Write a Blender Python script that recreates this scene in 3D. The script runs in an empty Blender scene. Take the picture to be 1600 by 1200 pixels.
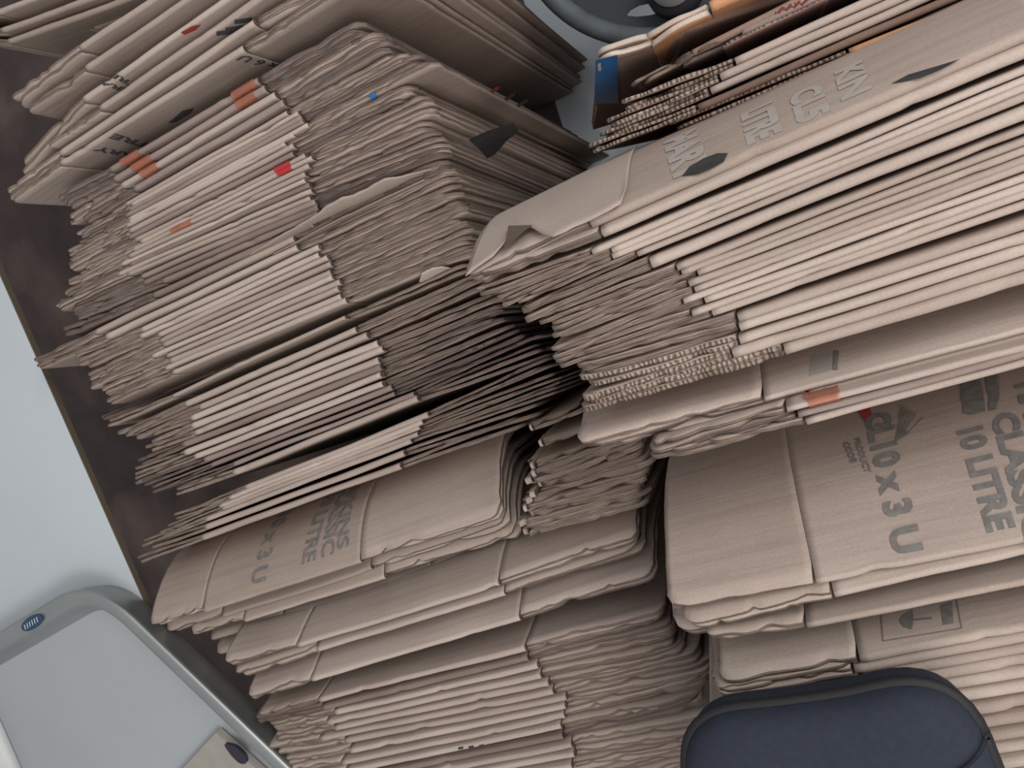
import bpy, math, random
from mathutils import Vector, Matrix

# ------------------------------------------------------------------ camera
FOC, HC = 1200.0, 1.6
_D = Vector((450, 300, -1200)).normalized()
_V = Vector((-2700, -750, -1200)); _V = (_V - _D*_V.dot(_D)).normalized()
_Z = -_D; _X = -_V; _Y = _Z.cross(_X)
ROT = Matrix((_X, _Y, _Z))                 # world = ROT @ camera
cam_d = bpy.data.cameras.new('camera'); cam = bpy.data.objects.new('camera', cam_d)
bpy.context.scene.collection.objects.link(cam)
cam_d.sensor_width = 36; cam_d.lens = FOC/1600*36; cam_d.clip_start = .02
cam.matrix_world = Matrix.Translation((0, 0, HC)) @ ROT.to_4x4()
bpy.context.scene.camera = cam
CAM = Vector((0, 0, HC))

# ------------------------------------------------------------------ light
sc = bpy.context.scene
sc.view_settings.view_transform = 'Standard'; sc.view_settings.look = 'None'
sc.view_settings.gamma = 1; sc.view_settings.use_curve_mapping = False
sc.view_settings.exposure = 0.14
w = bpy.data.worlds.new('room_light'); sc.world = w; w.use_nodes = True
w.node_tree.nodes['Background'].inputs[0].default_value = (0.93, 0.97, 1.0, 1)
w.node_tree.nodes['Background'].inputs[1].default_value = 0.40
def area(name, loc, aim, size, power, col):
    d = bpy.data.lights.new(name, 'AREA'); d.shape = 'RECTANGLE'; d.size, d.size_y = size
    d.energy = power; d.color = col
    o = bpy.data.objects.new(name, d); sc.collection.objects.link(o); o.location = loc
    o.rotation_euler = (Vector(aim)-Vector(loc)).to_track_quat('-Z', 'Y').to_euler()
area('window_light', (1.35, .75, 2.35), (-.1, -.1, .7), (1.5, 1.4), 38, (1.0, .99, .98))
area('ceiling_lamp', (.4, -1.0, 2.9), (-.1, -.1, .6), (1.4, .9), 26, (1.0, .965, .94))

# ------------------------------------------------------------------ helpers
C = sc.collection
def back(u, v, z):
    r = ROT @ Vector((u-800, 600-v, -FOC)); return CAM + r*((z-HC)/r.z)
def ray_plane(u, v, p0, n):
    r = ROT @ Vector((u-800, 600-v, -FOC)); return CAM + r*((p0-CAM).dot(n)/r.dot(n))
def empty(name, loc, label, cat, group=None):
    o = bpy.data.objects.new(name, None); C.objects.link(o); o.location = loc; o.empty_display_size = .03
    o['label'] = label; o['category'] = cat
    if group: o['group'] = group
    return o
def mesh_obj(name, verts, faces, mats, parent=None, fm=None, uv=None, smooth=True, origin=None):
    org = Vector(origin) if origin is not None else (Vector(parent.location) if parent else Vector((0, 0, 0)))
    me = bpy.data.meshes.new(name)
    me.from_pydata([tuple(Vector(v)-org) for v in verts], [], faces)
    for m in (mats if isinstance(mats, (list, tuple)) else [mats]): me.materials.append(m)
    if fm: me.polygons.foreach_set('material_index', fm)
    if smooth: me.polygons.foreach_set('use_smooth', [True]*len(me.polygons))
    if uv:
        l = me.uv_layers.new(name='UVMap'); d = []
        for lp in me.loops: d += uv[lp.vertex_index]
        l.data.foreach_set('uv', d)
    me.update()
    o = bpy.data.objects.new(name, me); C.objects.link(o)
    if parent: o.parent = parent
    else: o.location = org
    return o
class Noise:
    def __init__(s, rnd, n=6, f0=3., f1=60.):
        s.t = [(f0*(f1/f0)**(k/(n-1)), rnd.uniform(0, 6.28)) for k in range(n)]
        s.f0 = f0
    def __call__(s, x): return sum(math.sin(f*x+p)*(s.f0/f)**.5 for f, p in s.t)/2.2

# ------------------------------------------------------------------ materials
def nmat(name):
    m = bpy.data.materials.new(name); m.use_nodes = True
    return m, m.node_tree, m.node_tree.nodes['Principled BSDF']
def ln(nt, a, b): nt.links.new(a, b)
def mixc(nt, fac, a, b, mode='MIX'):
    n = nt.nodes.new('ShaderNodeMix'); n.data_type = 'RGBA'; n.blend_type = mode
    for sock, v in ((0, fac), (6, a), (7, b)):
        if isinstance(v, (int, float)): n.inputs[sock].default_value = v
        elif isinstance(v, tuple): n.inputs[sock].default_value = (*v, 1)
        else: ln(nt, v, n.inputs[sock])
    return n.outputs[2]
def noise_tex(nt, vec, scale, detail=3, mp=None):
    if mp:
        mm = nt.nodes.new('ShaderNodeMapping'); mm.inputs['Scale'].default_value = mp
        ln(nt, vec, mm.inputs[0]); vec = mm.outputs[0]
    n = nt.nodes.new('ShaderNodeTexNoise'); n.inputs['Scale'].default_value = scale
    n.inputs['Detail'].default_value = detail; ln(nt, vec, n.inputs['Vector']); return n.outputs['Fac']
def ramp(nt, fac, a, b):
    n = nt.nodes.new('ShaderNodeMapRange'); n.inputs[1].default_value = a; n.inputs[2].default_value = b
    ln(nt, fac, n.inputs[0]); return n.outputs[0]
def board_mat(name, c0, c1, raw=False, flutes=False, rough=.8):
    m, nt, b = nmat(name)
    tc = nt.nodes.new('ShaderNodeTexCoord'); oi = nt.nodes.new('ShaderNodeObjectInfo')
    big = ramp(nt, noise_tex(nt, tc.outputs['Object'], 7, 4), .3, .7)
    col = mixc(nt, big, c0, c1)
    # every carton has its own paper tone
    tone = ramp(nt, oi.outputs['Random'], 0, 1)
    col = mixc(nt, tone, col, mixc(nt, 1.0, col, (.74, .71, .69), 'MULTIPLY'))
    grain = ramp(nt, noise_tex(nt, tc.outputs['Object'], 420, 2), .3, .7)
    col = mixc(nt, grain, col, mixc(nt, 1.0, col, (.90, .89, .88), 'MULTIPLY'))
    bump = nt.nodes.new('ShaderNodeBump')
    if raw:
        st = ramp(nt, noise_tex(nt, tc.outputs['UV'], 1, 5, (30, 1500, 1)), .35, .65)
        col = mixc(nt, st, col, mixc(nt, 1.0, col, (.52, .47, .44), 'MULTIPLY'))
        hgt = st
        if flutes:
            wv = nt.nodes.new('ShaderNodeTexWave'); wv.inputs['Scale'].default_value = 70
            wv.inputs['Distortion'].default_value = 6; wv.inputs['Detail Scale'].default_value = 1.3
            ln(nt, tc.outputs['UV'], wv.inputs[0])
            hl = ramp(nt, wv.outputs['Fac'], .25, .45)
            col = mixc(nt, hl, mixc(nt, 1.0, col, (.40, .36, .33), 'MULTIPLY'), col)
            hgt = wv.outputs['Fac']
        bump.inputs['Strength'].default_value = .8; bump.inputs['Distance'].default_value = .0015
        ln(nt, hgt, bump.inputs['Height'])
    else:
        fl = noise_tex(nt, tc.outputs['UV'], 1, 3, (12, 260, 1))
        bump.inputs['Strength'].default_value = .35; bump.inputs['Distance'].default_value = .0008
        ln(nt, fl, bump.inputs['Height'])
        st = ramp(nt, noise_tex(nt, tc.outputs['UV'], 1, 4, (5, 90, 1)), .45, .75)
        col = mixc(nt, st, col, mixc(nt, 1.0, col, (.86, .84, .82), 'MULTIPLY'))
    ln(nt, col, b.inputs['Base Color']); ln(nt, bump.outputs[0], b.inputs['Normal'])
    b.inputs['Roughness'].default_value = rough; b.inputs['Specular IOR Level'].default_value = .25
    return m
def plain(name, c, rough=.6, metal=0, var=.12, scale=30, trans=0):
    m, nt, b = nmat(name)
    tc = nt.nodes.new('ShaderNodeTexCoord')
    f = ramp(nt, noise_tex(nt, tc.outputs['Object'], scale, 4), .3, .7)
    ln(nt, mixc(nt, f, c, tuple(x*(1-var) for x in c)), b.inputs['Base Color'])
    b.inputs['Roughness'].default_value = rough; b.inputs['Metallic'].default_value = metal
    if trans:
        b.inputs['Alpha'].default_value = 1-trans
    return m
KA, KB = (.525, .432, .375), (.45, .366, .318)
M = {
 'kraft': board_mat('kraft_paper', KA, KB),
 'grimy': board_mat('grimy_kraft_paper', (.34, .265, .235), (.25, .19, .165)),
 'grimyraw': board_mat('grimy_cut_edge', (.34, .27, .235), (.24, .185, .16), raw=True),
 'raw': board_mat('cut_board_edge', (.50, .40, .335), (.36, .28, .235), raw=True),
 'flute': board_mat('open_flute_edge', (.55, .46, .39), (.42, .34, .29), raw=True, flutes=True),
 'old': board_mat('old_brown_paper', (.30, .20, .155), (.21, .14, .11)),
 'orange': board_mat('orange_brown_paper', (.56, .28, .14), (.45, .23, .12)),
 'pink': board_mat('faded_pink_paper', (.55, .36, .32), (.48, .31, .28)),
 'torn': board_mat('torn_paper', (.58, .49, .42), (.52, .43, .37)),
 'ink': plain('faded_black_ink', (.085, .083, .085), .8, var=.35, scale=160),
 'ink2': plain('pale_grey_ink', (.215, .20, .185), .8, var=.35, scale=120),
 'ghost': plain('ghost_print_ink', (.375, .325, .285), .85, var=.1, scale=90),
 'red': plain('red_ink', (.45, .055, .05), .6, var=.25),
 'tape': plain('orange_brown_tape', (.50, .16, .085), .3, var=.35, scale=60, trans=.35),
 'redtape': plain('red_tape', (.50, .035, .04), .3, var=.3, trans=.1),
 'blue': plain('blue_tape', (.02, .16, .42), .28, var=.3, scale=60),
 'hole': plain('painted_hole_shade_and_print', (.04, .038, .036), 1.0, var=.5, scale=80),  # near-black painted as the shade inside holes and slits; also colours dark print
}

# ------------------------------------------------------------------ the carton
SEED = [1]
class Carton:
    """A flattened corrugated carton standing on its long fold: body tube in the middle, two flap boards at each end."""
    def __init__(s, A, B, base_off, W, label, group, fl=.22, fr=.28, T=.0088, mat='kraft', raw='raw',
                 name='flattened_carton', right=True, bend=(0, 0), rag=1.0, z0=.004, splay=1.0, flat=False, Wfix=None, curl=None):
        """A, B: the ends of the top edge on a horizontal line; base_off: how far (m) the base stands towards +Y of the top"""
        SEED[0] += 1; r = s.r = random.Random(SEED[0])
        s.A, s.B, s.W, s.T = A.copy(), B.copy(), W, T
        s.e1 = (B-A).normalized(); s.L = (B-A).length
        side = Vector((-s.e1.y, s.e1.x, 0))              # horizontal, towards +Y
        s.curl = curl; cs = cc_ = 0
        if curl:
            wc, an = curl[0], math.radians(curl[1]); s.tab = [(0, 0)]; n_ = 40
            for i in range(n_):
                ph = an*(1-(i+.5)/n_)**.6; a0 = s.tab[-1]; s.tab.append((a0[0]+math.cos(ph)*wc/n_, a0[1]+math.sin(ph)*wc/n_))
            cs, cc_ = s.tab[-1][1], wc-s.tab[-1][0]
        dn = side*(base_off-cs) + Vector((0, 0, -(A.z-z0)))
        s.e2 = (dn - s.e1*dn.dot(s.e1)).normalized()
        s.n = s.e2.cross(s.e1); s.n = s.n if s.n.y > 0 else -s.n   # n looks to +Y
        s.W = Wfix or ((A.z-z0)/abs(s.e2.z)+cc_)
        s.F0, s.F1 = fl*s.L, fr*s.L
        k = 0 if flat else 1
        s.nA = Noise(r, 3, 2.2, 9); s.amp = .0012*k
        s.th = [r.uniform(-.03, .03)*k+bend[0], r.uniform(-.03, .03)*k+bend[1]]
        s.sp = {(e, d): r.uniform(.0, .022)*splay for e in (0, 1) for d in (-1, 1)}
        s.root = empty(name, s.A+s.e1*(s.L/2)+s.e2*s.W, label, 'carton', group)
        s.tb = T*.46; s.rag = rag; s.mat, s.rawm = M[mat], M[raw]
        s.flat = flat
        s.body()
        for e in ((0, 1) if right else (0,)):
            for d in (-1, 1): s.flap(e, d)
    def P(s, x, w, n, e=None, d=0):
        q = n + s.amp*s.nA(x*4+w*3)*max(0, 1-w/s.W)
        if x < s.F0:
            q += s.th[0]*(s.F0-x) + (d*s.sp.get((0, d), 0)*(s.F0-x) if d else 0) + s.th[0]*3*(s.F0-x)**2
        if x > s.L-s.F1:
            t = x-(s.L-s.F1); q += s.th[1]*t + (d*s.sp.get((1, d), 0)*t if d else 0)
        if s.curl:
            cw, cn, tx, tn = s.bent(w)
            return s.A + s.e1*x + (s.e2*cw + s.n*cn) + (s.n*tx - s.e2*tn)*q
        return s.A + s.e1*x + s.e2*w + s.n*q
    def bent(s, w):
        wc, an = s.curl[0], math.radians(s.curl[1])
        if w >= wc: return s.tab[-1][0]+w-wc, s.tab[-1][1], 1, 0
        if w <= 0: return w*math.cos(an), w*math.sin(an), math.cos(an), math.sin(an)
        t = w/wc*40; i = min(39, int(t)); f = t-i; a, b = s.tab[i], s.tab[i+1]; ph = an*(1-w/wc)**.6
        return a[0]+(b[0]-a[0])*f, a[1]+(b[1]-a[1])*f, math.cos(ph), math.sin(ph)
    def sweep(s, name, xs, prof, fn, mats, fmi, e=None, d=0):
        vs, uv, fc, fm = [], [], [], []; K = len(prof)
        arc = [0]
        for i in range(1, K): arc.append(arc[-1]+math.hypot(prof[i][0]-prof[i-1][0], prof[i][1]-prof[i-1][1]))
        for x in xs:
            for k, p in enumerate(prof):
                pp, ww, nn = fn(x, k, p); vs.append(s.P(pp, ww, nn, e, d)); uv.append((pp, arc[k]))
        for i in range(len(xs)-1):
            for k in range(K):
                k2 = (k+1) % K; fc.append((i*K+k, (i+1)*K+k, (i+1)*K+k2, i*K+k2)); fm.append(fmi[k])
        n = len(xs)-1
        # end caps as strips (profile is a bent slab: pair k with K-1-k)
        for base, fl in ((0, 1), (n*K, 0)):
            for k in range(K//2-1):
                q = (base+k, base+k+1, base+K-2-k, base+K-1-k); fc.append(q if fl else q[::-1]); fm.append(1)
        return mesh_obj(name, vs, fc, mats, s.root, fm, uv)
    def body(s):
        T, tb, W = s.T, s.tb, s.W; R = T/2
        out, inn = [], []
        ws = [W, W*.6, .2, .16, .13, .10, .075, .05, .03, .018]
        out += [(w, R) for w in ws]; inn += [(w, R-tb) for w in ws]
        for a in range(0, 7):
            t = math.pi*a/6; out.append((R*.95*(1-math.sin(t)), R*math.cos(t)))
            inn.append((R*.95-(R-tb)*math.sin(t)*.9+.0003, (R-tb)*math.cos(t)))
        out += [(w, -R) for w in ws[::-1]]; inn += [(w, -(R-tb)) for w in ws[::-1]]
        prof = out + inn[::-1]; K = len(prof)
        n = 44; x0, x1 = s.F0, s.L-s.F1
        xs = [x0+(x1-x0)*i/n for i in range(n+1)]
        nz, nw = Noise(s.r, 5, 9, 160), Noise(s.r, 5, 14, 260)
        crush = [(s.r.uniform(x0, x1), s.r.uniform(.004, .012), s.r.uniform(.001, .004)*s.rag) for _ in range(s.r.choice((0, 1, 1, 2)))]
        def fn(x, k, p):
            w, q = p; g = math.exp(-w/.02)
            dw = .0007*nw(x)*s.rag + sum(a*math.exp(-((x-c)/b)**2) for c, b, a in crush)
            return x, w+dw*g, q*(1+.12*nz(x)*g)
        half = K//2
        fmi = [0]*half+[0]*half
        s.sweep('body', xs, prof, fn, [s.mat, s.rawm], fmi)
    def flap(s, e, d):
        T, tb, W = s.T, s.tb, s.W; r = s.r
        q0, q1 = (T/2-tb, T/2)
        ws = [W-.004, W*.6, .2, .16, .13, .10, .075, .05, .03, .018, 0]
        prof = [(w, q1) for w in ws] + [(w, q0) for w in ws[::-1]]
        K = len(prof); F = s.F0 if e == 0 else s.F1
        n = 26
        gap = .003
        us = [0]+[(i/n)**.9 for i in range(1, n)]+[1]
        nz, nt, ne = Noise(r, 7, 12, 420), Noise(r, 6, 20, 380), Noise(r, 4, 8, 60)
        ins = r.uniform(.0015, .0055); rc = r.uniform(.006, .022); cl = r.uniform(-.006, .004)
        nick = [(r.uniform(0, F), r.uniform(.003, .015), r.uniform(.001, .006)*s.rag) for _ in range(3)]
        def fn(u, k, p):
            w, q = p; gap = .0003+.0028*math.exp(-(w/.012)**2); x = gap + u*(F+cl-gap)
            top = math.exp(-w/.012)
            dw = ins + .0012*nz(x)*s.rag + sum(a*math.exp(-((x-c)/b)**2) for c, b, a in nick)
            dist = F+cl-x
            if dist < rc: dw += rc-math.sqrt(max(0, rc*rc-(rc-dist)**2))
            dw += .0015*ne(x)
            xx = x
            if u > .9: xx += .0012*nz(w*9+2)*s.rag
            qq = q*(1+.10*nt(x)*top*s.rag) + .0006*nt(x+3)*top
            X = s.F0-xx if e == 0 else s.L-s.F1+xx
            return X, w+dw*top, qq*d
        fmi = [0]*K; fmi[len(ws)-1] = 1
        for k in (K-1,): fmi[k] = 1
        o = s.sweep('flap', us, prof, fn, [s.mat, s.rawm], fmi, e, d)
        if (e == 0) == (d > 0): o.data.flip_normals()
    # --- things on the faces
    def to_sw(s, u, v, d=1):
        if s.curl:
            best = None
            for i in range(0, 161):
                w = i*.002; cw, cn, tx, tn = s.bent(w); o = s.A+s.e2*cw+s.n*cn; nn = s.n*tx-s.e2*tn; dd = s.e2*tx+s.n*tn
                p = ray_plane(u, v, o+nn*(d*s.T/2), nn)-o; er = abs(p.dot(dd))
                if best is None or er < best[0]: best = (er, p.dot(s.e1), w+p.dot(dd))
            return best[1], best[2]
        p = ray_plane(u, v, s.A + s.n*(d*s.T/2), s.n) - s.A
        return p.dot(s.e1), p.dot(s.e2)
    def patch(s, name, sw, mat, d=1, off=.0004, label=None, sub=6, thick=.0):
        """polygon on the face, grid-filled by fan with subdivision"""
        cx = sum(p[0] for p in sw)/len(sw); cy = sum(p[1] for p in sw)/len(sw)
        vs = [s.P(cx, cy, d*(s.T/2+off), None, 0)]; N = len(sw); fc = []
        for k in range(1, sub+1):
            for x, y in sw:
                t = k/sub; X, Y_ = cx+(x-cx)*t, cy+(y-cy)*t
                vs.append(s.P(X, Y_, d*(s.T/2+off)))
        for i in range(N):
            j = (i+1) % N; fc.append((0, 1+i, 1+j))
            for k in range(1, sub):
                a, b = 1+(k-1)*N, 1+k*N; fc.append((a+i, b+i, b+j, a+j))
        o = mesh_obj(name, vs, fc, mat, s.root, smooth=False)
        if label: o['label'] = label
        return o
    def print_px(s, pts, mat, d=1, name='printed_mark', off=.0004, label=None):
        return s.patch(name, [s.to_sw(u, v, d) for u, v in pts], mat, d, off, label)
    def text_px(s, txt, p0, p1, cap_px, mat, d=1, bold=.03, off=.0005, name='printed_text'):
        """lettering that reads towards the top fold: baseline from pixel p0 to p1, capitals cap_px tall"""
        cu = bpy.data.curves.new('t', 'FONT'); cu.body = txt; cu.size = 1; cu.offset = bold; cu.resolution_u = 3
        to = bpy.data.objects.new('t', cu); C.objects.link(to)
        bpy.context.view_layer.update()
        me = to.evaluated_get(bpy.context.evaluated_depsgraph_get()).to_mesh()
        s0, w0 = s.to_sw(*p0, d); s1, w1 = s.to_sw(*p1, d); sa, _ = s.to_sw(p0[0]+cap_px*.93, p0[1]-cap_px*.36, d)
        cap = abs(sa-s0)/.73
        fc = [tuple(p.vertices) for p in me.polygons]; mx = max(q.co.x for q in me.vertices)
        vs = []
        for q in me.vertices:
            t, y = q.co.x/mx, q.co.y*cap
            vs.append(s.P(s0+(s1-s0)*t+d*y, w0+(w1-w0)*t, d*(s.T/2+off)))
        to.to_mesh_clear(); bpy.data.objects.remove(to); bpy.data.curves.remove(cu)
        return mesh_obj(name, vs, fc, mat, s.root, smooth=False)
    def line_px(s, p0, p1, wpx, mat, d=1, name='printed_line', off=.0005):
        dx, dy = p1[0]-p0[0], p1[1]-p0[1]; l = math.hypot(dx, dy); nx, ny = -dy/l*wpx/2, dx/l*wpx/2
        return s.print_px([(p0[0]+nx, p0[1]+ny), (p1[0]+nx, p1[1]+ny), (p1[0]-nx, p1[1]-ny), (p0[0]-nx, p0[1]-ny)], mat, d, name, off)
    def tape_px(s, p0, p1, mat, dep=.05, d=1, **k):
        s.tape(s.to_sw(*p0, d)[0], s.to_sw(*p1, d)[0], mat, dep, **k)
    def tape(s, x0, x1, mat, dep=.05, name='tape', label=None):
        """a strip of tape over the top edge from x0 to x1 (metres along the edge)"""
        R = s.T/2+.0008; prof = [(dep, R), (dep*.5, R), (.012, R), (.004, R)]
        prof += [(-.0012+R*.6*(1-math.sin(math.pi*a/6)), R*math.cos(math.pi*a/6)) for a in range(1, 6)]
        prof += [(.004, -R), (.012, -R), (dep*.5, -R), (dep, -R)]
        vs, fc = [], []; K = len(prof); n = 8; nz = Noise(s.r, 4, 20, 200)
        for i in range(n+1):
            for w, q in prof: vs.append(s.P(x0+(x1-x0)*i/n + .003*nz(w*8+i), w, q*(1+.06*nz(i/9))))
        for i in range(n):
            for k in range(K-1): fc.append((i*K+k, (i+1)*K+k, (i+1)*K+k+1, i*K+k+1))
        o = mesh_obj(name, vs, fc, mat, s.root)
        if label: o['label'] = label
        return o

ORD = ['first', 'second', 'third', 'fourth', 'fifth', 'sixth', 'seventh', 'eighth', 'ninth', 'tenth', 'eleventh', 'twelfth', 'thirteenth', 'fourteenth']
def lerp(a, b, t): return (a[0]+(b[0]-a[0])*t, a[1]+(b[1]-a[1])*t)

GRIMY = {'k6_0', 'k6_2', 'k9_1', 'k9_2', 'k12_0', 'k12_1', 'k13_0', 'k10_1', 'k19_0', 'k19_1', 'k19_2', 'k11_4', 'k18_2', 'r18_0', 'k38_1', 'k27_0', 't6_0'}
def build_row(keys, z, W, y0, pitch, group, fixed_len=None, **kw):
    """keys: (id, tip, end, number of cartons between this and the next, label of this one, label pattern of those between, options)
    tip / end: where the top edge of the carton is seen to start and to point"""
    out, steps = {}, []
    for q, (kid, a, b, nx, lab, pat, opt) in enumerate(keys):
        steps.append((a, b, lab, opt, kid))
        if nx and q+1 < len(keys):
            a2, b2 = keys[q+1][1:3]
            for k in range(nx):
                t = (k+1)/(nx+1); rr = random.Random(q*50+k)
                ja, jb = rr.uniform(-14, 22)*.8, rr.uniform(-12, 12)
                aa, bb = lerp(a, a2, t), lerp(b, b2, t)
                ux, uy = (b[0]-a[0]), (b[1]-a[1]); l = math.hypot(ux, uy); ux /= l; uy /= l
                aa = (aa[0]+ux*ja, aa[1]+uy*ja)
                if not fixed_len: bb = (bb[0]+ux*jb, bb[1]+uy*jb)
                o_ = {'dfl': rr.uniform(-.015, .015)}
                for kk in ('W', 'curl', 'mat', 'raw', 'fl', 'fr', 'rag', 'length'):
                    if kk in opt and not (kk in ('mat', 'raw') and opt[kk] in ('grimy', 'grimyraw', 'orange')): o_[kk] = opt[kk]
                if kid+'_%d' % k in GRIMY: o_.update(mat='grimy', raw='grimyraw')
                steps.append((aa, bb, pat % ORD[k], o_, kid+'_%d' % k))
    plan = []
    for i, (a_, b_, lb, op, nid) in enumerate(steps):
        o2 = dict(kw); op = dict(op); yb = op.pop('yb', None); dfl = op.pop('dfl', 0)
        o2.update(op); o2['fl'] = o2.get('fl', .22)+dfl
        h = z; dzb = o2.pop('dzb', 0); Wc = o2.pop('W', W); ln_ = o2.pop('length', fixed_len)
        for _ in range(10):
            A, B = back(*a_, h), back(*b_, h-dzb)
            if ln_: B = A+(B-A).normalized()*ln_
            off = (yb if yb is not None else y0-pitch*i)-(A.y+B.y)/2
            h = .5*h+.5*math.sqrt(max(.1, Wc*Wc-off*off))
        plan.append([A, B, off, Wc, lb, o2, nid])
    ym = [(p[0].y+p[1].y)/2 for p in plan]
    for i, (A, B, off, Wc, lb, o2, nid) in enumerate(plan):
        g = min([abs(ym[i]-ym[j]) for j in (i-1, i+1) if 0 <= j < len(plan)])
        T = o2.pop('T', .0088); T = max(.0055, min(T, g*.93))
        out[nid] = Carton(A, B, off, Wc, lb, o2.pop('group', group), T=T, **o2)
    return out

# ------------------------------------------------------------------ the setting
def box(name, lo, hi, mat, parent=None, bev=.0):
    import bmesh
    bm = bmesh.new(); bmesh.ops.create_cube(bm, size=1)
    c = (Vector(lo)+Vector(hi))/2; d = Vector(hi)-Vector(lo)
    for v in bm.verts: v.co = Vector((v.co.x*d.x, v.co.y*d.y, v.co.z*d.z))
    if bev: bmesh.ops.bevel(bm, geom=bm.edges[:], offset=bev, segments=3, affect='EDGES')
    me = bpy.data.meshes.new(name); bm.to_mesh(me); bm.free(); me.materials.append(mat)
    o = bpy.data.objects.new(name, me); C.objects.link(o)
    o.location = c-(Vector(parent.location) if parent else Vector()); o.parent = parent
    return o
def tile_mat():
    m, nt, b = nmat('white_floor_tile'); tc = nt.nodes.new('ShaderNodeTexCoord')
    br = nt.nodes.new('ShaderNodeTexBrick'); br.offset = 0; br.inputs['Scale'].default_value = 1
    br.inputs['Brick Width'].default_value = .6; br.inputs['Row Height'].default_value = .6; br.inputs['Mortar Size'].default_value = .0025
    br.inputs['Color1'].default_value = (.74, .80, .83, 1); br.inputs['Color2'].default_value = (.72, .78, .81, 1); br.inputs['Mortar'].default_value = (.35, .36, .37, 1)
    ln(nt, tc.outputs['Object'], br.inputs[0]); ln(nt, br.outputs[0], b.inputs['Base Color']); b.inputs['Roughness'].default_value = .35
    return m
fl = mesh_obj('floor', [(-5, -4, 0), (4, -4, 0), (4, 4.2, 0), (-5, 4.2, 0)], [(0, 1, 2, 3)], tile_mat(), smooth=False); fl['kind'] = 'structure'
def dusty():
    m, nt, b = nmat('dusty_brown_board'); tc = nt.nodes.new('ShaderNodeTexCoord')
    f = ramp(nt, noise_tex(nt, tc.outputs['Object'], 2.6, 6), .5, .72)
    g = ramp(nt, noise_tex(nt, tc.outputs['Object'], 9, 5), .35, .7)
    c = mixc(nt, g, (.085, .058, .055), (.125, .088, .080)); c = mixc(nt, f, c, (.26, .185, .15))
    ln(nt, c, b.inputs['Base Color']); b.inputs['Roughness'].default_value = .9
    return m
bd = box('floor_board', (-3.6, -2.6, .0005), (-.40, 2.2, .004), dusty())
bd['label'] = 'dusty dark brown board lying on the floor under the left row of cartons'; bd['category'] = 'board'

# white table along the left ends of the cartons: slab with a brown edge band, legs
ZT = .70
p1, p2 = back(0, 428, ZT), back(226, 940, ZT)
dr = (p2-p1).normalized(); nl = Vector((dr.y, -dr.x, 0)); nl = nl if nl.x < 0 else -nl
q1, q2 = p1-dr*.9, p1+dr*2.0
tab = empty('table', (q1.x+nl.x*.4, (q1.y+q2.y)/2, 0), 'white topped table with a thin brown edge left of the cartons', 'table')
wt = plain('white_laminate', (.53, .565, .585), .38, var=.05, scale=4)
wbrown = plain('brown_edge_band', (.10, .075, .05), .6)
def prism(name, pts, z0, z1, mat, parent, smooth=False):
    n = len(pts); vs = [(x, y, z0) for x, y in pts]+[(x, y, z1) for x, y in pts]
    fc = [tuple(range(n))[::-1], tuple(range(n, 2*n))]+[(i, (i+1) % n, n+(i+1) % n, n+i) for i in range(n)]
    return mesh_obj(name, vs, fc, mat, parent, smooth=smooth)
def quad(a, b, off0, off1):
    return [tuple((a+nl*off0)[:2]), tuple((b+nl*off0)[:2]), tuple((b+nl*off1)[:2]), tuple((a+nl*off1)[:2])][::1]
tt = prism('tabletop', quad(q1, q2, .0025, .85), ZT-.010, ZT, wt, tab)
eb = prism('edge_band', quad(q1, q2, 0, .0025), ZT-.010, ZT-.0005, wbrown, tab)
for a_, o_ in ((.06, .1), (.06, .8), (.94, .1), (.94, .8)):
    c = q1.lerp(q2, a_)+nl*o_
    prism('leg', [(c.x-.02, c.y-.02), (c.x+.02, c.y-.02), (c.x+.02, c.y+.02), (c.x-.02, c.y+.02)], .004, ZT-.010, plain('table_leg_paint', (.3, .3, .3), .4), tab)

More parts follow.
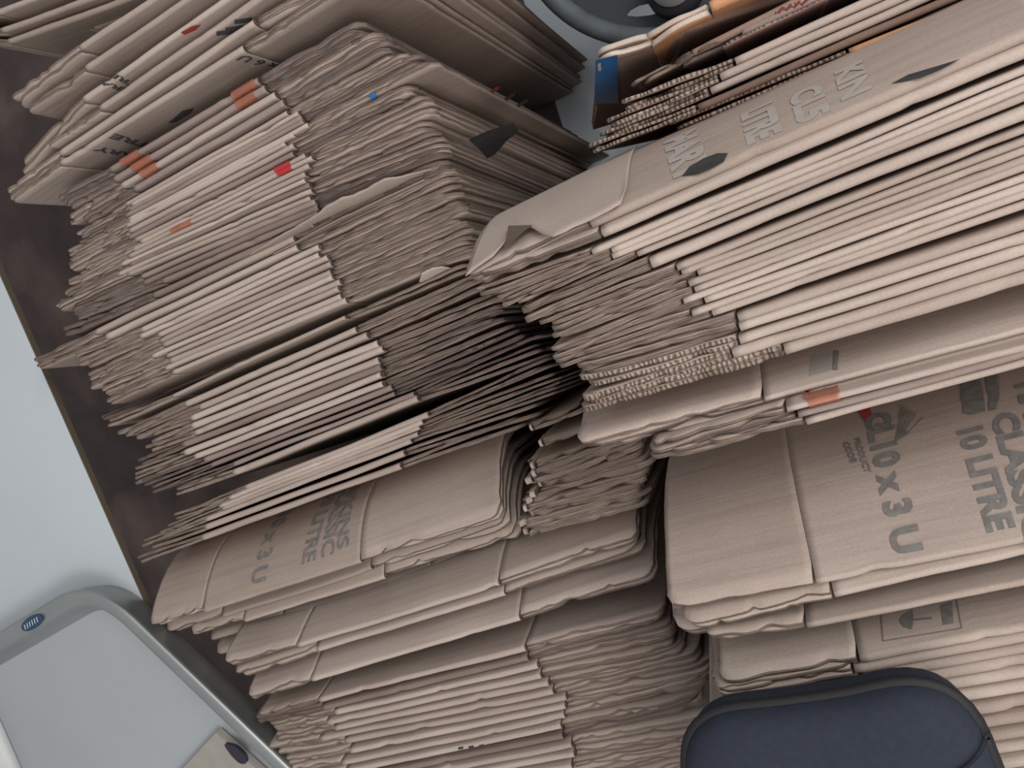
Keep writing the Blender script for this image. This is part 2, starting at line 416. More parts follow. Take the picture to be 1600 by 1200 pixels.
# ------------------------------------------------------------------ left row
LG = 'flattened cartons standing in the left row'
PL = 'flattened brown carton, %s'
L = [
 ('k0', (12, 150), (560, -220), 0, 'flattened carton with pale folded edge, farthest straight one of the left row', '', {'fl': .25, 'yb': .40}),
 ('k1', (35, 174), (585, -205), 0, 'flattened carton with forked left flap, second straight one at top left', '', {'fl': .22, 'yb': .385}),
 ('k2', (12, 238), (600, -178), 0, 'flattened carton at top left with red mark and faded capitals on its face', '', {'fl': .25, 'bend': (-.10, 0), 'yb': .37}),
 ('k3', (68, 228), (605, -142), 0, 'darker flattened carton just behind the one lettered x 6 U', '', {'fl': .2, 'yb': .352}),
 ('k4', (3, 300), (600, -102), 0, 'flattened carton with bright folded edge directly behind the face lettered x 6 U', '', {'fl': .19, 'yb': .336}),
 ('k5', (6, 310), (590, -58), 0, 'flattened carton with x 6 U and upside down capitals on its wide grey face', '', {'fl': .19, 'fr': .30, 'yb': .325}),
 ('k6', (84, 318), (556, 31), 3, 'flattened carton with torn right corner standing below the x 6 U face', 'flattened carton with ragged edges, %s below the one lettered x 6 U', {'mat': 'grimy', 'raw': 'grimyraw'}),
 ('k9', (112, 366), (612, 82), 3, 'flattened carton with thin bright edge and dark pin mark under the orange tapes', 'ragged flattened carton, %s below the thin bright edged one', {'fl': .20}),
 ('k9b', (98, 396), (673, 92), 1, 'flattened carton with a long bent right flap reaching under the grey fan of faces', 'flattened carton, %s under the long bent right flap', {}),
 ('k10', (104, 402), (611, 134), 2, 'flattened carton with a fleck of blue tape at its right corner', 'flattened carton, %s below the one with the blue fleck', {'fl': .22}),
 ('k11', (112, 425), (656, 150), 6, 'flattened carton with wide pale fold and red tape at its right third', 'flattened carton, %s in the bundle below the red taped pale fold', {'fl': .22}),
 ('k12', (80, 478), (688, 222), 2, 'flattened carton with dark torn hole in its right flap', 'dirty reddish flattened carton, %s below the holed flap', {'fl': .24, 'raw': 'grimyraw'}),
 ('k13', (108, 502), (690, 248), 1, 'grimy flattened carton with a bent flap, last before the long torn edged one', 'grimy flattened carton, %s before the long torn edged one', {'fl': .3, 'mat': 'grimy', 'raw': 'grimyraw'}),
 ('k14', (45, 566), (696, 262), 0, 'longest flattened carton of the left row with frayed left tip and torn upper edge', '', {'fl': .2, 'fr': .3}),
 ('k14b', (52, 578), (700, 276), 0, 'flattened carton with plain grey face strip under the torn edged longest one', '', {'fl': .22, 'fr': .3}),
 ('k15', (108, 566), (706, 290), 8, 'topmost flattened carton of the neat even bundle in the left row', 'flattened carton, %s in the neat even bundle of the left row', {'fl': .23, 'fr': .29}),
 ('k15z', (160, 626), (740, 386), 0, 'bottom flattened carton of the neat even bundle with an orange edge', '', {'fl': .23, 'fr': .29}),
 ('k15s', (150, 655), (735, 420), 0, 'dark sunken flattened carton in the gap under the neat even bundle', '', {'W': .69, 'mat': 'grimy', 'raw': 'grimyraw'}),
 ('k16', (162, 668), (728, 408), 0, 'flattened carton with a crumpled paper scrap on its right end', '', {'fl': .23, 'fr': .28}),
 ('k17', (176, 680), (745, 432), 1, 'flattened carton with clean fold just under the one with the paper scrap', 'flattened carton, %s above the black gap in the middle', {'fl': .24}),
 ('k18', (222, 684), (770, 462), 4, 'flattened carton with stubby left flap below the black gap', 'flattened carton, %s below the stubby flapped one', {'fl': .17}),
 ('k19', (196, 756), (800, 520), 3, 'flattened carton with frayed straw coloured left tip and wide pale fold', 'reddish brown flattened carton, %s below the straw tipped one', {'fl': .22}),
 ('k20', (270, 775), (842, 548), 0, 'orange brown flattened carton just above the long black slit', '', {'fl': .2, 'mat': 'kraft'}),
 ('k21', (290, 800), (856, 572), 3, 'flattened carton with curled pale left tip just below the long black slit', 'flattened carton, %s below the curled pale tip', {'fl': .2}),
 ('k22', (218, 850), (860, 606), 1, 'flattened carton with a folded triangle on its left flap', 'flattened carton, %s above the face lettered HAWKINS', {'fl': .2}),
 ('k22b', (208, 878), (806, 664), 0, 'flattened carton with bright fold overhanging the face lettered HAWKINS', '', {'fl': .22, 'fr': .25}),
 ('k23', (240, 982), (790, 808), 0, 'flattened carton lettered HAWKINS CLASSIC 10 LITRE on its wide tan face', '', {'fl': .18, 'fr': .35, 'flat': True, 'curl': (.17, 58)}),
 ('k23b', (262, 992), (800, 822), 1, 'flattened carton with worn corner directly under the one lettered HAWKINS', 'flattened carton, %s under the worn corner at the left row', {'fl': .2, 'fr': .35, 'W': .72, 'curl': (.14, 50)}),
 ('k24', (330, 1006), (840, 850), 1, 'dark flattened carton with a small paper triangle stuck on its face', 'dark flattened carton, %s below the one with the paper triangle', {'fl': .26, 'W': .70, 'curl': (.12, 34)}),
 ('k25', (352, 1046), (1000, 846), 0, 'flattened carton with long wavy pale fold across the lower left', '', {'fl': .22, 'fr': .28, 'W': .76, 'curl': (.12, 26)}),
 ('k25b', (368, 1058), (1004, 862), 0, 'flattened carton with a hanging chip tight under the long wavy pale fold', '', {'fl': .25, 'W': .755, 'curl': (.12, 26)}),
 ('k26', (385, 1095), (1032, 902), 0, 'flattened carton with rough pale crest ending beside the big right face', '', {'fl': .2, 'W': .765, 'curl': (.12, 24)}),
 ('k27', (396, 1122), (1036, 960), 2, 'flattened carton with a thin slit cut in its shaded face', 'flattened carton, %s under the slit shaded face', {'fl': .2}),
 ('k29', (425, 1150), (1056, 1012), 2, 'flattened carton with ragged right edge above the four pale folds', 'pale folded flattened carton, %s above the lower black slit', {'fl': .17}),
 ('k37', (430, 1182), (1118, 1046), 1, 'flattened carton with wide pale fold under the lower black slit', 'flattened carton, %s under the lower wide pale fold', {'fl': .2}),
 ('k38', (440, 1215), (1108, 1072), 4, 'flattened carton near the bottom with small black printed ticks on its face', 'flattened carton, %s below the black printed ticks at the bottom', {'fl': .18}),
 ('k40', (480, 1275), (1100, 1160), 3, 'flattened carton cut by the bottom of the photo, left of the blue cushion', 'flattened carton, %s below the bottom left of the blue cushion', {'fl': .18}),
 ('k41', (500, 1330), (1100, 1215), 0, 'last flattened carton of the left row at the bottom of the photo', '', {}),
]
LR = build_row(L, .75, .765, .315, .0092, LG)

# ------------------------------------------------------------------ short cartons filling the middle
MG = 'short ragged cartons in the middle between both rows'
M_ = [
 ('m0', (822, 672), (905, 642), 1, 'short flattened carton topmost of the ragged stack right of the HAWKINS face', 'short ragged flattened carton, %s under the topmost of the middle stack', {}),
 ('m1', (818, 736), (1004, 672), 4, 'short flattened carton with crumpled pale right corner in the middle stack', 'short ragged flattened carton, %s under the crumpled pale corner, middle stack', {'rag': 2}),
 ('m5', (812, 790), (1010, 738), 3, 'short flattened carton with frayed fibrous crest in the middle stack', 'short ragged flattened carton, %s under the frayed crest, middle stack', {'rag': 2.4}),
 ('m9', (806, 838), (1008, 784), 0, 'short flattened carton lowest in the ragged stack left of the CL10 face', '', {'rag': 2}),
]
MM = build_row(M_, .75, .765, -.165, .009, MG, fl=.05, fr=.91, rag=2, raw='raw')

# ------------------------------------------------------------------ right row
RG = 'flattened cartons standing in the right row'
R_ = [
 ('r0', (728, 440), (1600, 60), 1, 'flattened carton with wide torn paper skin, three holes and faint print, top of right row', 'flattened carton, %s under the torn paper skin', {'fl': .21, 'splay': .3, 'curl': (.15, 26)}),
 ('r1', (738, 472), (1600, 112), 2, 'flattened carton with crumpled pale left corner under the torn skinned one', 'flattened carton, %s under the crumpled corner at the right row', {'fl': .2}),
 ('r2', (800, 478), (1600, 150), 1, 'flattened carton with dark green print peeping along its shaded face', 'flattened carton, %s under the dark green print', {'fl': .2}),
 ('r4', (836, 505), (1600, 206), 7, 'flattened carton with frayed rounded left corner in the bright bundle', 'bright flattened carton, %s below the frayed rounded corner', {'fl': .22}),
 ('r12', (865, 575), (1600, 322), 0, 'flattened carton with a clean light fold closing the bright bundle', '', {'fl': .24}),
 ('r13', (898, 578), (1600, 352), 1, 'flattened carton whose pale wide face strip shows above a dark shadow', 'flattened carton, %s below the pale wide face strip', {'fl': .24}),
 ('r14', (902, 612), (1600, 392), 1, 'flattened carton with open corrugations along its ragged edge, right row', 'flattened carton, %s below the open corrugated edge', {'fl': .24, 'raw': 'flute'}),
 ('r16', (905, 648), (1600, 436), 0, 'flattened carton with rough corrugated edge just above the shaded grey face', '', {'fl': .3, 'raw': 'flute', 'rag': 1.6}),
 ('r17', (908, 703), (1600, 518), 1, 'flattened carton with shaded grey face carrying a strip of clear tape', 'flattened carton, %s below the shaded grey face', {'fl': .28, 'W': .955, 'flat': True, 'curl': (.14, 18)}),
 ('r18', (1010, 699), (1600, 546), 1, 'flattened carton with orange red tape above the face lettered CL10 x 3 U', 'flattened carton, %s under the one with orange red tape', {'fl': .2}),
 ('r19', (1038, 720), (1600, 568), 0, 'flattened carton with ragged pinkish edge overhanging the face lettered CL10 x 3 U', '', {'fl': .2, 'rag': 1.6}),
 ('r20', (1040, 958), (1600, 848), 0, 'flattened carton lettered CL10 x 3 U and 10 LITRE on its big bright face', '', {'fl': .23, 'flat': True, 'splay': 0, 'curl': (.2, 26)}),
 ('r21', (1068, 984), (1600, 866), 0, 'flattened carton with bright double fold directly under the lettered CL10 face', '', {'fl': .23, 'curl': (.15, 22)}),
 ('r22', (1062, 1002), (1600, 896), 0, 'flattened carton with thin fold in the shadow under the lettered CL10 face', '', {'fl': .23, 'W': .95, 'curl': (.15, 18)}),
 ('r23', (1098, 1012), (1600, 912), 0, 'flattened carton with smooth pale fold just above the umbrella symbol', '', {'fl': .16}),
 ('r24', (1120, 1078), (1600, 984), 1, 'flattened carton with a boxed umbrella symbol on its grey face', 'flattened carton, %s below the umbrella symbol', {'fl': .22, 'flat': True}),
 ('r25', (1124, 1104), (1600, 1018), 1, 'flattened carton with bright fold near the top of the blue cushion', 'flattened carton, %s touching the top of the blue cushion', {'fl': .22}),
 ('r27', (1126, 1134), (1600, 1056), 7, 'flattened carton whose fold runs behind the rounded corner of the blue cushion', 'flattened carton, %s beside the right edge of the blue cushion', {'fl': .2}),
 ('r34', (1110, 1310), (1600, 1240), 0, 'nearest flattened carton of the right row, under the blue cushion', '', {}),
]
RR = build_row(R_, .95, .97, .175, .0107, RG, fixed_len=.60, T=.0100, fr=.22, fl=.23)

# ------------------------------------------------------------------ pile of old cartons standing behind the right row
TG = 'old ragged cartons at the top right'
T_ = [
 ('t8', (1008, 58), (1190, -28), 0, 'orange brown flattened carton next to the black round stand', '', {'mat': 'orange', 'raw': 'torn', 'dzb': .008, 'length': .30, 'yb': .19}),
 ('t7', (927, 86), (1110, 28), 0, 'dark brown flattened carton with bright blue tape on its left corner', '', {'mat': 'old', 'raw': 'torn', 'dzb': .03, 'Wfix': .36, 'length': .42, 'yb': .15, 'flat': True, 'splay': 0}),
 ('t6', (985, 132), (1160, 44), 1, 'old flattened carton whose short flap ends near the faded pink one', 'short ragged flattened carton, %s below the blue taped one', {'mat': 'old', 'raw': 'raw', 'rag': 2, 'length': .30}),
 ('t5p', (1130, 62), (1600, -150), 0, 'faded pink flattened carton with red lettering at the top of the photo', '', {'mat': 'pink', 'raw': 'flute', 'length': .45}),
 ('t4', (966, 176), (1600, -104), 1, 'flattened carton with scalloped torn left edge and open corrugations', 'ragged corrugated flattened carton, %s below the scalloped torn one', {'rag': 2.2}),
 ('t3', (934, 222), (1600, -74), 0, 'pale flattened carton with thick open corrugated edge in the top right pile', '', {'rag': 1.6}),
 ('t2', (916, 242), (1600, -52), 0, 'dark flattened carton with stained left corner, second from bottom in top right pile', '', {'rag': 1.6, 'mat': 'old'}),
 ('t1', (1050, 196), (1600, -30), 0, 'orange edged flattened carton lowest in the top right pile, above torn paper skin', '', {'raw': 'flute', 'mat': 'orange', 'fl': .28}),
]
TT = build_row(T_, .84, .86, .262, .0095, TG, fixed_len=.55, T=.0098, raw='flute', fl=.2, fr=.2)
t7 = TT['t7']
t7.print_px([(930, 92), (964, 84), (966, 160), (928, 160)], M['blue'], -1, 'blue_tape', .0012, 'blue tape')
t7.print_px([(933, 97), (938, 95), (939, 108), (934, 108)], M['torn'], -1, 'chip', off=.0016)
for i_ in range(4): TT['t5p'].line_px((1214+i_*12, 16-i_*4), (1222+i_*13, 5-i_*4), 5, M['red'], -1, 'red_lettering', .002)

# ------------------------------------------------------------------ cartons in the far corner, top left
BG = 'cartons in the dark far corner'
B_ = [
 ('b0', (-150, 75), (330, -110), 0, 'dim flattened carton with greenish worn edge, farthest in the top left corner', '', {'bend': (.2, 0)}),
 ('b1', (-150, 100), (350, -75), 0, 'dim flattened carton with wavy edge, second in the top left corner', '', {'bend': (.2, 0)}),
 ('b2', (-140, 118), (360, -60), 0, 'dim flattened carton with brownish edge, third in the top left corner', '', {'bend': (.2, 0)}),
 ('b3', (20, 88), (420, -60), 0, 'dim flattened carton with drooping tip nearest the straight ones, top left', '', {'bend': (.25, 0), 'W': .60}),
]
build_row(B_, .62, .64, .64, .02, BG, fl=.35, fr=.2, rag=1.8)

# ------------------------------------------------------------------ printing, tape and damage
k = LR['k5']
k.text_px('x 6 U', (437, 100), (380, 86), 17, M['ink'], -1)
k.text_px('LITRE', (262, 232), (178, 208), 14, M['ink'], -1)
k.text_px('ARY', (214, 240), (152, 228), 14, M['ink'], -1)
k.print_px([(262, 192), (285, 172), (303, 168), (298, 176), (275, 190)], M['ink'], -1)
k = LR['k2']
k.text_px('LITRE', (235, 140), (175, 112), 11, M['ink'], -1)
k.text_px('ERA', (205, 140), (158, 124), 11, M['ink'], -1)
k.print_px([(282, 50), (300, 40), (314, 38), (306, 46), (288, 54)], M['red'], -1)
k = LR['k3']
for x, y in ((352, 52), (366, 46), (380, 34)): k.line_px((x-14, y), (x+14, y-4), 7, M['ink'], -1)
k = LR['k9b']
for x, y in ((770, 140), (795, 150), (815, 160)): k.line_px((x-9, y+6), (x+9, y-6), 5, M['red'] if x < 780 else M['ink'], -1)
LR['k6'].tape_px((385, 150), (412, 130), M['tape'], .03); LR['k6_0'].tape_px((375, 162), (408, 146), M['tape'], .035)
LR['k6'].tape_px((205, 252), (232, 235), M['tape'], .03); LR['k6_0'].tape_px((208, 258), (240, 240), M['tape'], .03)
LR['k6_1'].tape_px((222, 268), (246, 252), M['tape'], .02)
LR['k11'].tape_px((426, 262), (446, 248), M['redtape'], .02); LR['k11_1'].tape_px((246, 356), (272, 340), M['tape'], .02)
LR['k11_0'].tape_px((428, 268), (448, 255), M['redtape'], .012)
LR['k13'].tape_px((502, 300), (532, 288), M['redtape'], .015)
LR['k10'].print_px([(602, 158), (612, 154), (616, 160), (606, 165)], M['blue'], 1)
LR['k10'].tape_px((604, 160), (616, 156), M['blue'], .006)
h = LR['k12']
h.print_px([(730, 212), (758, 198), (800, 184), (809, 198), (790, 214), (772, 236), (760, 243), (748, 228)], M['hole'], -1, 'torn_hole', label='torn hole with its dark shade painted on')  # flat patch with the hole's shade painted in, no opening cut

k = LR['k23']
k.text_px('HAWKINS', (577, 742), (527, 860), 21, M['ink2'])
k.text_px('CLASSIC', (545, 757), (502, 872), 21, M['ink2'])
k.text_px('10 LITRE', (514, 772), (472, 882), 22, M['ink2'])
k.text_px('CL10 x 3 U', (462, 778), (392, 914), 24, M['ink2'])
k = LR['k24']; k.print_px([(724, 858), (745, 843), (747, 866)], M['torn'], 1, 'paper_triangle', .002)
k = LR['k16']
pass
k = LR['k38']
for i in range(3): k.line_px((716+i*16, 1170-i*2), (724+i*16, 1168-i*2), 4, M['ink'])
k = LR['k27']; k.line_px((682, 970), (664, 1000), 1.6, M['hole'], name='slit')  # slit drawn as a line of painted shade, board left uncut

k = RR['r20']
k.text_px('CL10 x 3 U', (1353, 650), (1399, 868), 38, M['ink2'], bold=.045)
k.text_px('10 LITRE', (1496, 668), (1545, 833), 38, M['ink2'], bold=.045)
k.text_px('CLASSIC', (1550, 650), (1606, 850), 38, M['ink2'], bold=.045)
k.text_px('HAWKINS', (1588, 600), (1650, 820), 40, M['ink2'], bold=.045)
k.text_px('PRODUCT', (1334, 686), (1352, 740), 10, M['ink2']); k.text_px('CODE', (1317, 692), (1330, 724), 10, M['ink2'])
k.print_px([(1496, 592), (1530, 584), (1536, 612), (1540, 642), (1518, 648), (1505, 646), (1502, 622), (1503, 606)], M['ink2'], 1, 'printed_picture')
k.print_px([(1537, 584), (1560, 582), (1562, 618), (1556, 640), (1545, 642), (1543, 606)], M['ink2'], 1, 'printed_picture')
k.print_px([(1338, 640), (1358, 636), (1364, 652), (1360, 668), (1350, 656)], M['red'], 1, 'printed_red_mark')
k.line_px((1369, 664), (1398, 667), 6, M['ink2'])
for i in range(7):
    t = i/6; k.line_px((1410+t*22, 632+t*14), (1400+t*12, 688-t*10), 1.2, M['ink2'])
k.line_px((1398, 690), (1420, 675), 4, M['ink2']); k.line_px((1420, 675), (1442, 652), 1.3, M['ink2'])
k = RR['r24']
k.line_px((1377, 962), (1380, 1002), 1.6, M['ink2']); k.line_px((1494, 934), (1503, 982), 1.6, M['ink2']); k.line_px((1380, 1002), (1503, 982), 1.4, M['ink2'])
k.print_px([(1426, 953), (1428, 968), (1425, 984), (1412, 980), (1405, 971), (1410, 962)], M['ink2'], 1, 'printed_umbrella')
k.line_px((1426, 969), (1456, 966), 3, M['ink2'], name='printed_umbrella_handle'); k.print_px([(1470, 946), (1488, 940), (1490, 974), (1474, 977)], M['ink2'], 1)
k = RR['r17']
clear = plain('clear_tape', (.42, .41, .40), .3, trans=.55)
k.print_px([(1266, 556), (1300, 546), (1300, 578), (1264, 588)], clear, 1, 'clear_tape'); k.line_px((1307, 548), (1305, 578), 8, M['ink2'])
RR['r18'].tape_px((1262, 650), (1316, 634), M['tape'], .03)
k = RR['r2_0'] if 'r2_0' in RR else RR['r2']
for x, y, l in ((1264, 283, 8), (1282, 274, 8), (1302, 266, 8), (1318, 258, 10), (1350, 242, 10), (1382, 228, 12), (1412, 214, 14), (1434, 202, 14)):
    k.line_px((x-l, y+4), (x+l, y-5), 8, M['hole'], name='printed_mark')
k = RR['r0']
for t_, a_, b_, c_ in (('LITRE', (1160, 178), (1172, 228), 52), ('CL5', (1236, 148), (1250, 196), 50), ('KIN', (1306, 112), (1318, 158), 46), ('MARY', (1040, 222), (1060, 290), 50)):
    k.text_px(t_, a_, b_, c_, M['ghost'], bold=.05)
k.print_px([(1066, 277), (1078, 262), (1100, 249), (1122, 241), (1138, 241), (1132, 254), (1112, 266), (1092, 274)], M['hole'], 1, 'torn_hole', .0006, 'torn hole with its dark shade painted on')  # shade of the hole painted on the uncut face
k.print_px([(1393, 131), (1420, 117), (1462, 105), (1502, 93), (1470, 110), (1440, 122), (1412, 128)], M['hole'], 1, 'torn_hole', .0006, 'torn hole with its dark shade painted on')  # second hole, likewise a flat patch of painted shade
k.print_px([(944, 302), (960, 293), (978, 290), (980, 296), (962, 297)], M['hole'], 1, 'torn_slit', .0012)  # dark of the slit is painted shade on a flat patch
def sheet(c, name, low, top_w, left, mat, lift=.004):
    """torn paper skin lying on the flap: wavy lower edge 'low' in pixels, up to top_w along the face"""
    pts = sorted(c.to_sw(u, v) for u, v in low); nx, nw = 60, 14
    x0, x1 = pts[0][0], pts[-1][0]; vs, fc = [], []; nz = Noise(c.r, 5, 30, 300)
    for i in range(nx+1):
        x = x0+(x1-x0)*i/nx
        for (xa, wa), (xb, wb) in zip(pts, pts[1:]):
            if xa <= x <= xb: wl = wa+(wb-wa)*(x-xa)/max(1e-6, xb-xa); break
        for j in range(nw+1):
            t = j/nw; w_ = wl+(top_w-wl)*t+.0008*nz(x)*(1-t)
            vs.append(c.P(x, w_, c.T/2+.0012+lift*(1-t)**6*(1+.5*nz(x*.5))))
    for i in range(nx):
        for j in range(nw): a = i*(nw+1)+j; fc.append((a, a+nw+1, a+nw+2, a+1))
    o = mesh_obj(name, vs, fc, mat, c.root); so = o.modifiers.new('thick', 'SOLIDIFY'); so.thickness = .0006; so.offset = 1
    return o
sheet(k, 'torn_paper', [(729, 434), (745, 422), (772, 404), (790, 384), (800, 364), (815, 360), (834, 362), (850, 372), (870, 379), (888, 372), (902, 364), (930, 352), (958, 338), (975, 327), (983, 300)], .16, None, M['kraft'])
o_ = k.patch('torn_curl', [k.to_sw(u, v) for u, v in ((799, 361), (838, 361), (822, 372), (806, 386), (790, 400), (796, 380))], M['flute'], 1, .007)

def ragged_lip(c, prof, d, mat, tilt):
    """strip of torn liner still standing up from the top edge; prof: (pixel on the edge, height in m)"""
    pts = [(c.to_sw(*p, d)[0], h_) for p, h_ in prof]; nz = Noise(c.r, 5, 25, 260); vs, fc = [], []; nx, nw = 70, 8
    for i in range(nx+1):
        x = pts[0][0]+(pts[-1][0]-pts[0][0])*i/nx
        for (xa, ha), (xb, hb) in zip(pts, pts[1:]):
            if xa <= x <= xb+1e-9: hh = ha+(hb-ha)*(x-xa)/max(1e-6, xb-xa); break
        hh = max(.0002, hh*(1+.18*nz(x)))
        for j in range(nw+1):
            t = j/nw; vs.append(c.P(x, .012-(.012+hh)*t, d*(c.T/2+.0004)+tilt*t*t*hh))
    for i in range(nx):
        for j in range(nw): a = i*(nw+1)+j; fc.append((a, a+nw+1, a+nw+2, a+1))
    o = mesh_obj('torn_lip', vs, fc, mat, c.root); so = o.modifiers.new('thick', 'SOLIDIFY'); so.thickness = .0009; so.offset = 0
ragged_lip(LR['k14'], [((372, 398), .0), ((420, 376), .006), ((470, 350), .011), ((528, 318), .016), ((545, 312), .012), ((600, 290), .015), ((650, 272), .004), ((672, 266), 0)], 1, M['kraft'], .5)
ragged_lip(LR['k14b'], [((430, 398), .0), ((500, 358), .010), ((540, 340), .013), ((552, 335), .008), ((600, 312), .010), ((660, 285), .0)], 1, M['kraft'], -.2)
ragged_lip(LR['k16'], [((655, 438), .0), ((670, 432), .012), ((690, 424), .014), ((702, 419), .008), ((708, 417), 0)], 1, M['torn'], .4)

# ------------------------------------------------------------------ steel tray on the table
metal = plain('satin_grey_metal', (.38, .39, .38), .45, .75, var=.1, scale=12)
pan = plain('dull_tray_floor', (.47, .49, .50), .42, .35, var=.06, scale=5)
def rounded(pts, rads, n=8):
    out = []
    for i, p in enumerate(pts):
        a, b = Vector(pts[i-1]), Vector(pts[(i+1) % len(pts)]); p = Vector(p); r = rads[i]
        p0 = p+(a-p).normalized()*r; p1 = p+(b-p).normalized()*r
        for q in range(n+1):
            t = q/n; out.append(p0*(1-t)**2+p*2*t*(1-t)+p1*t*t)
    return out
def loops(name, outline, prof, mat, parent, cap=True):
    """outline (2D loop), prof [(inset, z)...]: rings joined, last ring capped"""
    N = len(outline); c = sum(outline, Vector((0, 0)))/N; nr = []
    for i in range(N):
        t = (outline[(i+1) % N]-outline[i-1]).normalized(); n_ = Vector((-t.y, t.x)); nr.append(n_ if n_.dot(c-outline[i]) > 0 else -n_)
    vs = [(*(outline[i]+nr[i]*ins), z) for ins, z in prof for i in range(N)]; fc = []
    for q in range(len(prof)-1):
        for i in range(N):
            j = (i+1) % N; fc.append((q*N+i, q*N+j, (q+1)*N+j, (q+1)*N+i))
    if cap: fc.append(tuple((len(prof)-1)*N+i for i in range(N)))
    o = mesh_obj(name, vs, fc, mat, parent)
    return o
ZR = .752
cn = [back(-95, 1048, ZR), back(140, 905, ZR), back(640, 1385, ZR), back(170, 1640, ZR)]
ol = rounded([c.xy for c in cn], [.05, .10, .08, .08], 10)
cc = sum((c.xy for c in cn), Vector((0, 0)))/4
tray = empty('metal_tray', (cc.x, cc.y, ZT), 'grey metal tray with a raised rounded rim on the white table corner', 'tray')
loops('rim', ol, [(.012, ZT+.001), (.004, ZT+.02), (.001, ZR-.012), (-.003, ZR-.006), (-.003, ZR), (.002, ZR+.002), (.010, ZR+.001), (.024, ZR-.002), (.028, ZR-.006), (.034, ZT+.030), (.050, ZT+.017)], metal, tray, False)
pc = sum(ol, Vector((0, 0)))/len(ol)
vs = []
for sc_, z in ((.93, ZT+.0185), (.80, ZT+.014), (.5, ZT+.014), (.1, ZT+.014)): vs += [(pc.x+(p.x-pc.x)*sc_, pc.y+(p.y-pc.y)*sc_, z) for p in ol]
N = len(ol); mesh_obj('pan', vs, [(q*N+i, q*N+(i+1) % N, (q+1)*N+(i+1) % N, (q+1)*N+i) for q in range(3) for i in range(N)]+[tuple(range(3*N, 4*N))], pan, tray)
bdg = plain('blue_badge', (.015, .05, .11), .4)
u0, u1 = back(36, 982, ZR+.002), back(66, 963, ZR+.002); ax = (u1-u0).normalized(); ay = Vector((-ax.y, ax.x, 0)); mc = (u0+u1)/2; La = (u1-u0).length/2
vs = [(*(mc+ax*La*1.05*math.cos(a*math.pi/12)+ay*La*.36*math.sin(a*math.pi/12)).xy, ZR+zz) for zz in (.0005, .0035) for a in range(24)]
b_ = mesh_obj('badge', vs, [tuple(range(24, 48))]+[(i, (i+1) % 24, 24+(i+1) % 24, 24+i) for i in range(24)], bdg, tray, smooth=False); b_['label'] = 'small oval blue badge with white script'
vs, fc = [], []
for i in range(6):
    c0 = mc+ax*La*(-.7+i*.25); s_ = La*.13
    vs += [tuple((c0-ax*s_*.6-ay*s_)[:2])+(ZR+.0042,), tuple((c0+ax*s_*.1-ay*s_)[:2])+(ZR+.0042,), tuple((c0+ax*s_*1.1+ay*s_)[:2])+(ZR+.0042,), tuple((c0+ax*s_*.4+ay*s_)[:2])+(ZR+.0042,)]
    fc.append((4*i, 4*i+1, 4*i+2, 4*i+3))
mesh_obj('badge_script', vs, fc, plain('white_script', (.6, .65, .7), .5), b_, smooth=False, origin=tuple(tray.location))
# things lying in the tray
zz = ZT+.022
cp = [back(u, v, zz+.01) for u, v in ((336, 1146), (420, 1222), (350, 1290), (262, 1226))]
cd = prism('beige_card', [tuple(p.xy) for p in cp], ZT+.0165, ZT+.030, plain('beige_card_paper', (.34, .31, .27), .8), None)
cd['label'] = 'beige grey card lying in the metal tray at the bottom edge'; cd['category'] = 'card'
pb = [back(u, v, ZT+.03).xy for u, v in ((352, 1158), (372, 1163), (386, 1176), (390, 1190), (378, 1190), (364, 1176))]
pr = prism('dark_purple_wrapper', [tuple(p) for p in rounded(pb, [.008]*6, 4)], ZT+.0302, ZT+.036, plain('dark_purple_film', (.02, .012, .03), .3), None)
pr['label'] = 'small dark purple wrapper beside the beige card in the metal tray'; pr['category'] = 'wrapper'

# ------------------------------------------------------------------ blue cushion lying on the right row
navy = plain('navy_cloth', (.012, .0165, .031), .85, var=.3, scale=160); blk = plain('black_piping', (.006, .0055, .007), .7)
ZB = max(max((c.A.z, c.B.z)) for n_, c in RR.items() if n_ >= 'r24')+.012
print('cushion base', ZB)
cpx = [(1066, 1112), (1200, 1100), (1320, 1084), (1500, 1040), (1555, 1180), (1640, 1400), (1560, 1560), (1090, 1560), (1070, 1330)]
ol = rounded([back(u, v, ZB+.03).xy for u, v in cpx], [.05, .02, .02, .062, .02, .05, .05, .06, .03], 8)
cc = sum(ol, Vector((0, 0)))/len(ol)
cu_ = empty('seat_cushion', (cc.x, cc.y, ZB), 'navy blue padded cushion with black piping lying on the cartons at bottom right', 'cushion')
def cush(prof, mat, nm):
    N = len(ol); vs = []
    for sc_, z in prof: vs += [(cc.x+(p.x-cc.x)*sc_, cc.y+(p.y-cc.y)*sc_, z) for p in ol]
    fc = [(q*N+i, q*N+(i+1) % N, (q+1)*N+(i+1) % N, (q+1)*N+i) for q in range(len(prof)-1) for i in range(N)]
    fc += [tuple(range(N))[::-1], tuple((len(prof)-1)*N+i for i in range(N))]
    return mesh_obj(nm, vs, fc, mat, cu_)
cush([(.93, ZB), (.97, ZB+.004), (.985, ZB+.014), (.985, ZB+.026), (.97, ZB+.036), (.93, ZB+.043), (.86, ZB+.048), (.7, ZB+.052), (.45, ZB+.054), (.2, ZB+.055)], navy, 'cushion_cover')
N = len(ol); vs, fc = [], []
for i in range(N):
    t = (ol[(i+1) % N]-ol[i-1]).normalized(); o_ = Vector((t.y, -t.x))
    for a in range(8):
        q = ol[i]*.985+cc*.015+o_*.005*math.cos(a*math.pi/4); vs.append((q.x, q.y, ZB+.027+.005*math.sin(a*math.pi/4)))
for i in range(N):
    for a in range(8): fc.append((i*8+a, ((i+1) % N)*8+a, ((i+1) % N)*8+(a+1) % 8, i*8+(a+1) % 8))
mesh_obj('piping', vs, fc, blk, cu_)

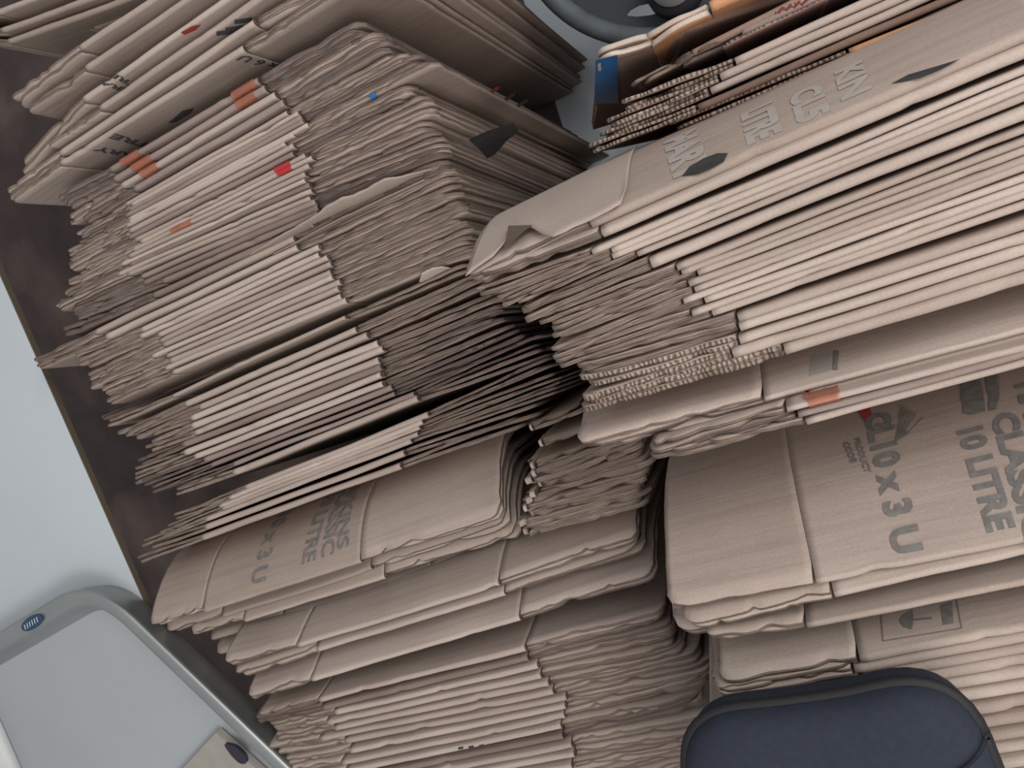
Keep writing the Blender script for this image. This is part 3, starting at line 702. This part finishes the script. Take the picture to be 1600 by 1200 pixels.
# ------------------------------------------------------------------ black round stand behind the cartons
from mathutils.geometry import tessellate_polygon
ZS = .40; sc0 = back(1030, -210, ZS); RS = (back(994, 71, ZS)-sc0).length
st = empty('round_stand', (sc0.x, sc0.y, 0), 'black round plastic stand with a raised grey rim on the white floor', 'stand')
bl = plain('black_plastic', (.030, .034, .040), .45); gr = plain('scuffed_grey_rim', (.10, .115, .125), .35, var=.35, scale=25)
vs, fc = [], []; n = 96; pr_ = [(RS, -.03), (RS+.002, -.008), (RS-.004, 0), (RS-.014, .002), (RS-.024, -.003), (RS-.028, -.014), (RS-.026, -.03)]; K = len(pr_)
for i in range(n):
    a = 2*math.pi*i/n; vs += [(sc0.x+r_*math.cos(a), sc0.y+r_*math.sin(a), ZS+z_) for r_, z_ in pr_]
for i in range(n):
    for k_ in range(K): fc.append((i*K+k_, ((i+1) % n)*K+k_, ((i+1) % n)*K+(k_+1) % K, i*K+(k_+1) % K))
mesh_obj('rim', vs, fc, gr, st)
disc = [Vector((sc0.x+(RS-.024)*math.cos(2*math.pi*i/64), sc0.y+(RS-.024)*math.sin(2*math.pi*i/64), ZS-.018)) for i in range(64)]
hole = [back(u, v, ZS-.018) for u, v in ((977, 24), (985, 15), (998, 8), (1014, 5), (1022, 12), (1033, 19), (1015, 24), (995, 26))]
polys = [disc, hole]; fl_ = [p for q in polys for p in q]; tr = tessellate_polygon(polys)
m_ = len(fl_); vs = [tuple(p) for p in fl_]+[(p.x, p.y, p.z-.004) for p in fl_]
fc = [tuple(t) for t in tr]+[tuple(x+m_ for x in t[::-1]) for t in tr]+[(64+i, 64+(i+1) % 8, m_+64+(i+1) % 8, m_+64+i) for i in range(8)]
mesh_obj('plate', vs, fc, bl, st, smooth=False)
def tube(nm, c, r0, r1, z0, z1, mat, par):
    vs = [(c.x+r*math.cos(i*math.pi/16), c.y+r*math.sin(i*math.pi/16), z) for r, z in ((r0, z0), (r1, z1)) for i in range(32)]
    return mesh_obj(nm, vs, [(i, (i+1) % 32, 32+(i+1) % 32, 32+i) for i in range(32)]+[tuple(range(32))[::-1], tuple(range(32, 64))], mat, par)
for a in (40, 130, 220, 310):
    ca = Vector((math.cos(math.radians(a)), math.sin(math.radians(a)), 0))*(RS-.05); tube('leg', sc0+ca, .013, .016, .001, ZS-.022, bl, st)
cb = back(1050, -28, ZS+.02); rb = (back(1050, 23, ZS+.02)-cb).length
cap = empty('grey_disc', (cb.x, cb.y, ZS-.017), 'round grey disc with a black rim lying on the black stand', 'disc')
tube('outer_ring', cb, rb, rb*.97, ZS-.0175, ZS+.02, bl, cap); tube('centre_plate', cb, rb*.78, rb*.77, ZS+.0205, ZS+.024, plain('grey_lid', (.22, .22, .23), .5), cap)
